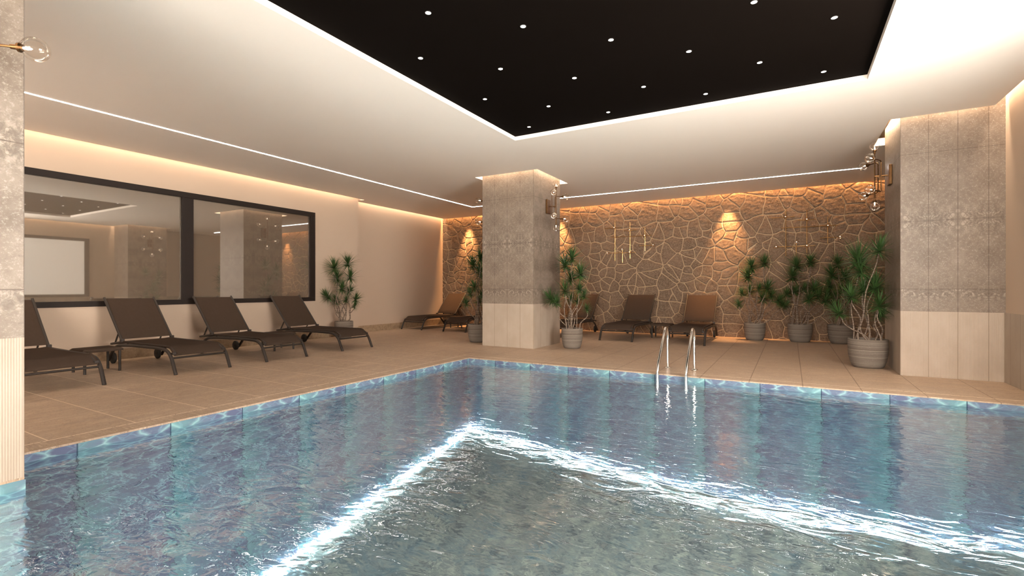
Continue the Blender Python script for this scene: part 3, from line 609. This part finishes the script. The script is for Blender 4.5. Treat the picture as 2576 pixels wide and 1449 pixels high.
# ------------------------------------------------------------------ plants
ROS, ROSETTES = [], []
def rosette_mesh(seed, L, count):
    r = random.Random(seed); b = MB()
    for i in range(count):
        f = i/count; el = math.radians(88-128*f**.85+r.uniform(-10, 10)); az = i*2.39996+r.uniform(-.3, .3)
        l = L*r.uniform(.75, 1.08)*(.78+.3*math.sin(math.pi*min(1, f*1.15+.1))); w = .0088*r.uniform(.8, 1.15)*(L/.24)**.5; n = 6; bend = r.uniform(.15, .7)
        p = Vector((0, 0, .035*(1-f)*L/.24)); side = Vector((-math.sin(az), math.cos(az), 0)); vs = []
        for k in range(n+1):
            t = k/n; e = el-bend*t*t*1.1; dr = Vector((math.cos(az)*math.cos(e), math.sin(az)*math.cos(e), math.sin(e)))
            up = side.cross(dr); ww = w*(.55+.45*math.sin(math.pi*min(1, t*1.4+.12)))*(1-t**3) if t < 1 else 0
            vs += [p-side*ww+up*ww*.35, p-up*ww*.15, p+side*ww+up*ww*.35]; p = p+dr*(l/n)
        b.add(vs, [(k*3+c, k*3+c+1, k*3+c+4, k*3+c+3) for k in range(n) for c in (0, 1)])
    me = bpy.data.meshes.new('leaf_cluster'); me.from_pydata([tuple(Vector(v)*S) for v in b.v], [], b.f); me.materials.append(M['leaf'])
    me.polygons.foreach_set('use_smooth', [True]*len(me.polygons)); me.update(); return me
def clear_of_walls(p, loc, m):
    x, y = p.x+loc[0], p.y+loc[1]
    x = max(x, (WL_X if y < JOG_Y else WA_X)+m); y = min(y, WB_Y-.04-m)
    for x0, y0, x1, y1 in ((-4.717, 7.205, -3.70, 8.26), (1.101, 7.125, WR_X, 8.19)):
        if x0-m < x < x1+m and y0-m < y < y1+m:
            d = [(x-(x0-m), 'l'), (x1+m-x, 'r'), (y-(y0-m), 'f')]; k = min(d)[1]
            x, y = {'l': (x0-m, y), 'r': (x1+m, y), 'f': (x, y0-m)}[k]
    return Vector((x-loc[0], y-loc[1], 0))
def make_plant(loc, pr, ph, heads, label, seed, view_az):
    """heads: (across, z, size); across runs to the right as seen from the camera"""
    r = random.Random(seed); e = empty('potted_dragon_tree', loc)
    n = 40; k = pr/.2
    prof = [(.001, 0), (.70*pr, 0), (.78*pr, .012), (.90*pr, ph*.22), (.97*pr, ph*.45), (1.0*pr, ph*.7), (1.0*pr, ph*.97), (.985*pr, ph), (.91*pr, ph), (.90*pr, ph*.9), (.001, ph*.9)]
    pp = []
    for i in range(len(prof)-1):                       # fine turned rings on the outside
        for q in range(6): t = q/6; pp.append((prof[i][0]*(1-t)+prof[i+1][0]*t, prof[i][1]*(1-t)+prof[i+1][1]*t))
    pp.append(prof[-1])
    MB().lathe(pp, n).build('pot', M['clay'], e, True, angle=50)
    MB().lathe([(.001, ph*.925), (.5*pr, ph*.93), (.905*pr, ph*.905)], 24).build('soil', M['soil'], e, True)
    ax = Vector((math.cos(view_az), math.sin(view_az), 0)); ay = Vector((-ax.y, ax.x, 0))
    for i, (u, z, sz) in enumerate(heads):
        dp = r.uniform(-.16, .16); base = ax*r.uniform(-.5, .5)*pr+ay*r.uniform(-.45, .45)*pr; base.z = ph*.9
        if abs(u) > .05: base += ax*(.25*pr*(1 if u > 0 else -1)*r.choice((-1, 1, 1)))
        top = clear_of_walls(ax*u+ay*dp, loc, sz*.62); top.z = z-.02; m = 9; ph_ = r.uniform(0, 6.28); am = .030+.02*r.random(); P = []
        mid = base.lerp(top, .55); mid += ax*r.uniform(-.05, .05); mid.z -= abs(u)*.25
        for q in range(m+1):
            t = q/m; p = base*(1-t)**2+mid*2*t*(1-t)+top*t*t
            p += (ax*math.sin(t*7+ph_)+ay*math.cos(t*6+ph_))*am*math.sin(math.pi*t); P.append(p)
        r0 = .0075+.005*r.random()
        s_ = MB().tube(P, [r0*(1-.4*q/m)*(1.12 if q % 2 else .95) for q in range(m+1)], 7).build('stem', M['bark'], e, True, angle=80)
        o = bpy.data.objects.new('leaf_cluster', ROS[(i+seed) % len(ROS)]); col.objects.link(o); o.parent = s_
        o.location = P[-1]*S; ROSETTES.append((o, loc)); d = (P[-1]-P[-3]).normalized(); q = Vector((0, 0, 1)).rotation_difference(Vector((d.x*.8, d.y*.8, max(.5, d.z))).normalized())
        o.rotation_mode = 'QUATERNION'; o.rotation_quaternion = q; kk = sz/.24; o.scale = (kk, kk, kk)
    tag(e, label, 'potted plant', 'potted dragon trees')
def build_plants():
    for i in range(6): ROS.append(rosette_mesh(20+i, .280, 74))
    big = [(.19,1.47,.235),(-.10,1.36,.30),(-.07,1.22,.27),(.24,1.02,.235),(.19,.78,.23),(-.17,.90,.21),(-.05,.97,.21),(-.30,.68,.20),(.06,1.0,.19),(.12,.66,.16)]
    mid = [(.0,1.50,.245),(-.115,1.39,.25),(.14,1.23,.25),(-.03,1.16,.23),(-.115,.96,.22),(.12,.98,.17),(-.34,.82,.22),(-.25,.76,.19),(.195,.88,.16),(.09,.80,.15),(.25,.66,.13),(-.02,.82,.15)]
    lef = [(.075,1.49,.24),(-.18,1.40,.26),(-.13,1.20,.25),(.12,1.22,.24),(-.04,.99,.22),(.10,.95,.20),(-.30,.83,.21),(-.14,.73,.19),(.22,.78,.19),(.20,.64,.14),(.03,.77,.15)]
    far = [(.17,1.49,.23),(-.05,1.42,.25),(-.12,1.22,.26),(.21,1.00,.24),(.07,1.0,.16),(-.21,.90,.17),(.14,.80,.21),(.29,.86,.20),(.40,.77,.19),(.50,.69,.16),(-.28,.69,.16),(-.08,.95,.18)]
    az = lambda x, y: math.atan2(y, x)-math.pi/2
    P = make_plant
    P((-7.87, 6.90, 0), .182, .34, lef, 'dragon tree in a pot by the left wall, past the end lounger', 1, az(-7.87, 6.9))
    P((-5.11, 7.63, 0), .178, .335, [(-.07,1.44,.25),(.06,1.55,.25),(.05,1.3,.25),(.12,1.15,.25),(-.05,1.02,.2),(-.13,.9,.18),(.1,.88,.2),(-.2,.72,.16),(.2,.8,.2),(.02,.75,.16)], 'dragon tree half hidden by the left edge of the middle column', 2, az(-5.11, 7.63))
    P((-3.20, 7.64, 0), .178, .336, mid, 'dragon tree in a pot against the right side of the middle column', 3, az(-3.2, 7.64))
    P((.855, 7.66, 0), .215, .36, big, 'largest dragon tree, in the wide pot beside the right column', 4, az(.855, 7.66))
    P((-.61, 10.60, 0), .192, .33, far, 'leftmost of the three shaded dragon trees along the stone wall', 5, az(-.61, 10.6))
    P((.15, 10.64, 0), .205, .335, far, 'middle of the three shaded dragon trees, below the bright brass wall light', 6, az(.15, 10.64))
    P((.80, 10.69, 0), .21, .345, [(-.05,1.44,.24),(-.13,1.24,.25),(-.16,1.04,.2),(.06,1.2,.23),(.1,1.0,.2),(-.19,.91,.16),(-.09,.84,.19),(.13,.8,.18),(.02,.97,.18)], 'shaded dragon tree by the stone wall, behind the largest plant', 8, az(.8, 10.69))

def press_leaves_off_walls():
    """leaves that would reach into a wall or column lie against it instead"""
    e = .008
    for o, loc in ROSETTES:
        W = Matrix.LocRotScale(o.location+Vector(loc)*S, o.rotation_quaternion, o.scale); inv = W.inverted(); hit = False; out = []
        for v in o.data.vertices:
            p = (W @ v.co)/S; q = p.copy()
            q.x = max(q.x, (WL_X if q.y < JOG_Y+.02 else WA_X)+e); q.y = min(q.y, WB_Y-.045); q.x = min(q.x, WR_X-.02)
            for x0, y0, x1, y1 in ((-4.717, 7.205, -3.70, 8.26), (1.101, 7.125, WR_X, 8.19)):
                if x0-e < q.x < x1+e and y0-e < q.y < y1+e:
                    if loc[0] < x0: q.x = x0-e
                    elif loc[0] > x1: q.x = x1+e
                    else: q.y = y1+e
            if (q-p).length > 1e-6: hit = True
            out.append(inv @ (q*S))
        if hit:
            me = o.data.copy(); o.data = me
            for v, c in zip(me.vertices, out): v.co = c
            me.update()

# ------------------------------------------------------------------ sconces and wall art
def bulb_on(parent, base, d, r=.058):
    """socket + clear globe along direction d from the arm end"""
    d = Vector(d).normalized(); R = Matrix.Translation(Vector(base)) @ Vector((0, 0, 1)).rotation_difference(d).to_matrix().to_4x4()
    s_ = MB(); s_.lathe([(.001, -.012), (.012, -.012), (.013, .012), (.022, .016), (.024, .026), (.017, .034), (.001, .036)], 14, R); so = s_.build('bulb_socket', M['brass'], parent, True)
    g = MB(); m = 16; prof = []
    for i in range(m+1):
        a = math.pi*(.09+.91*i/m); prof.append((max(1e-4, r*math.sin(a)), .026+r-r*math.cos(a)))
    g.lathe(prof, 24, R); g.build('glass_globe', M['bulb'], so, True, angle=80)
    f = MB(); f.lathe([(.001, .03), (.005, .034), (.007, .052), (.005, .068), (.001, .074)], 10, R); f.build('filament_glint', M['filament_glint'], so, True)
def make_sconce(loc, nx, label):
    e = empty('wall_sconce', loc)
    n = Vector((nx, 0, 0)); t = Vector((0, 1, 0)); z = Vector((0, 0, 1)); p = lambda a, b, c: n*a+t*b+z*c
    pl = MB(); x0, x1 = sorted((0, nx*.035)); pl.box(x0, -.07, -.125, x1, .07, .125); pl.build('wall_plate', M['brass'], e, bevel=.006)
    MB().tube([p(.17, 0, -.29), p(.17, 0, .30)], .0075, 8).build('center_rod', M['brass'], e, True)
    bk = MB(); bk.tube([p(.03, 0, .0), p(.17, 0, .0)], .0075, 8); bk.tube([p(.11, -.045, 0), p(.11, .0, 0)], .006, 8); bk.tube([p(.13, .0, -.012), p(.13, .045, -.012)], .006, 8); bk.build('bracket', M['brass'], e, True)
    bulb_on(e, p(.17, 0, .305), z); bulb_on(e, p(.17, 0, -.295), -z)
    for a, b, ga, gb in ((.11, -.045, .25, -.27), (.13, .045, .27, .20)):
        dv = p(ga-a, gb-b, 0); L = dv.length; d = dv.normalized(); arm = d*(L-.095)
        P = rounded([p(a, b, -.205)+arm, p(a, b, -.205), p(a, b, .185), p(a, b, .185)+arm], .035, 6)
        MB().tube(P, .0065, 8).build('arm', M['brass'], e, True)
        bulb_on(e, p(a, b, .185)+arm+d*.012, d); bulb_on(e, p(a, b, -.205)+arm+d*.012, d)
    tag(e, label, 'wall lamp', 'brass wall sconces with six clear globes')
def build_decor():
    zc = 2.43
    make_sconce((1.101, 7.70, zc), -1, 'brass six-globe wall sconce on the right column')
    make_sconce((-3.70, 7.72, zc), 1, 'brass six-globe wall sconce on the right face of the middle column')
    make_sconce((-4.717, 7.72, zc), -1, 'brass six-globe wall sconce behind the left edge of the middle column')
    make_sconce((NOTCH_X, .73, zc-.035), 1, 'wall sconce on the near column, one clear globe in view')
    # wall sculpture of brass rods and small globes
    def art(loc, label):
        e = empty('brass_wall_light', loc)
        rods = [((-.081,2.559),(-.081,1.633)), ((.268,2.501),(.268,1.670)), ((.605,2.348),(.605,1.833)), ((.095,1.89),(.095,1.587)), ((-.332,2.390),(.066,2.389)), ((.121,2.314),(.414,2.313)), ((-.162,2.181),(.758,2.177)), ((-.247,1.817),(.406,1.814)), ((.480,1.955),(.793,1.958))]
        for k, (a, b) in enumerate(rods):
            y = 0 if a[0] == b[0] else -.014
            MB().tube([(a[0]-.26, y, a[1]-2.1), (b[0]-.26, y, b[1]-2.1)], .0065, 8).build('rod', M['gold'], e, True)
        for x, z in ((-.08,2.18),(.268,1.815),(.605,2.178)):
            MB().tube([(x-.26, 0, z-2.1), (x-.26, .075, z-2.1)], .006, 8).build('wall_mount', M['gold'], e, True)
        for x, z in ((-.088,2.393),(.268,2.319),(.605,2.179),(.793,1.959),(.097,1.892),(.268,1.819),(-.247,1.817)):
            c = (x-.26, -.035, z-2.1)
            b = MB().ball(c, .013, 12, 8).build('bulb_holder', M['gold'], e, True)
            MB().ball((c[0], c[1]-.006, c[2]), .036, 20, 12).build('glass_globe', M['bulb'], b, True)
            MB().ball((c[0], c[1]-.016, c[2]+.003), .007, 10, 6).build('filament_glint', M['filament_glint'], b, True)  # glowing bead stands in for the white reflection on the globe
        tag(e, label, 'wall light', 'brass rod wall lights')
    art((.26, WB_Y-.11, 2.1), 'gleaming brass rod wall light with small globes above the shaded plants')
    art((.26-3.418, WB_Y-.11, 2.1), 'dim brass rod wall light with small globes above the dark lounger')
    # pool ladder
    e = empty('pool_ladder', (-1.19, 5.83, 0)); X = .160
    for s in (-1, 1):
        x = s*X
        P = rounded([(x, .50, 0), (x, .50, .40), (x, .455, .50), (x, .36, .515), (x, .30, .44), (x, -.045, .075), (x, -.045, -.55)], .075, 8)
        h = MB().tube(P, .0175, 14).build('handrail', M['steel'], e, True, angle=60)
        fl = MB(); fl.lathe([(.018, .016), (.030, .012), (.042, .003), (.042, 0)], 20, Matrix.Translation((x, .50, 0))); fl.build('flange', M['steel'], h, True)
    tag(e, 'chrome pool ladder with two curved handrails at the far pool edge', 'pool ladder')

build_room(); build_stone_wall(); build_columns(); build_lights_fixtures(); build_lamps(); build_loungers(); build_plants(); press_leaves_off_walls(); build_decor()

# ------------------------------------------------------------------ camera, world, view
cam = bpy.data.cameras.new('camera'); co = bpy.data.objects.new('camera', cam); col.objects.link(co)
co.location = (0, 0, S); co.rotation_euler = (math.pi/2, 0, math.radians(29.74))
cam.sensor_width = 36; cam.lens = 36*1227/2576; cam.shift_y = 1.5/2576; cam.clip_start = .05; sc.camera = co
w = bpy.data.worlds.new('World'); sc.world = w; w.use_nodes = True
w.node_tree.nodes['Background'].inputs[0].default_value = (.9, .85, .8, 1); w.node_tree.nodes['Background'].inputs[1].default_value = 0.02
sc.view_settings.view_transform = 'Standard'; sc.view_settings.look = 'None'; sc.view_settings.exposure = 0.7; sc.view_settings.gamma = 1; sc.view_settings.use_curve_mapping = False
cy = sc.cycles
cy.use_denoising = True; cy.max_bounces = 10; cy.diffuse_bounces = 4; cy.glossy_bounces = 5; cy.transmission_bounces = 8; cy.transparent_max_bounces = 12
cy.sample_clamp_indirect = 20; cy.caustics_reflective = False; cy.caustics_refractive = True; cy.use_adaptive_sampling = True; cy.adaptive_threshold = .02
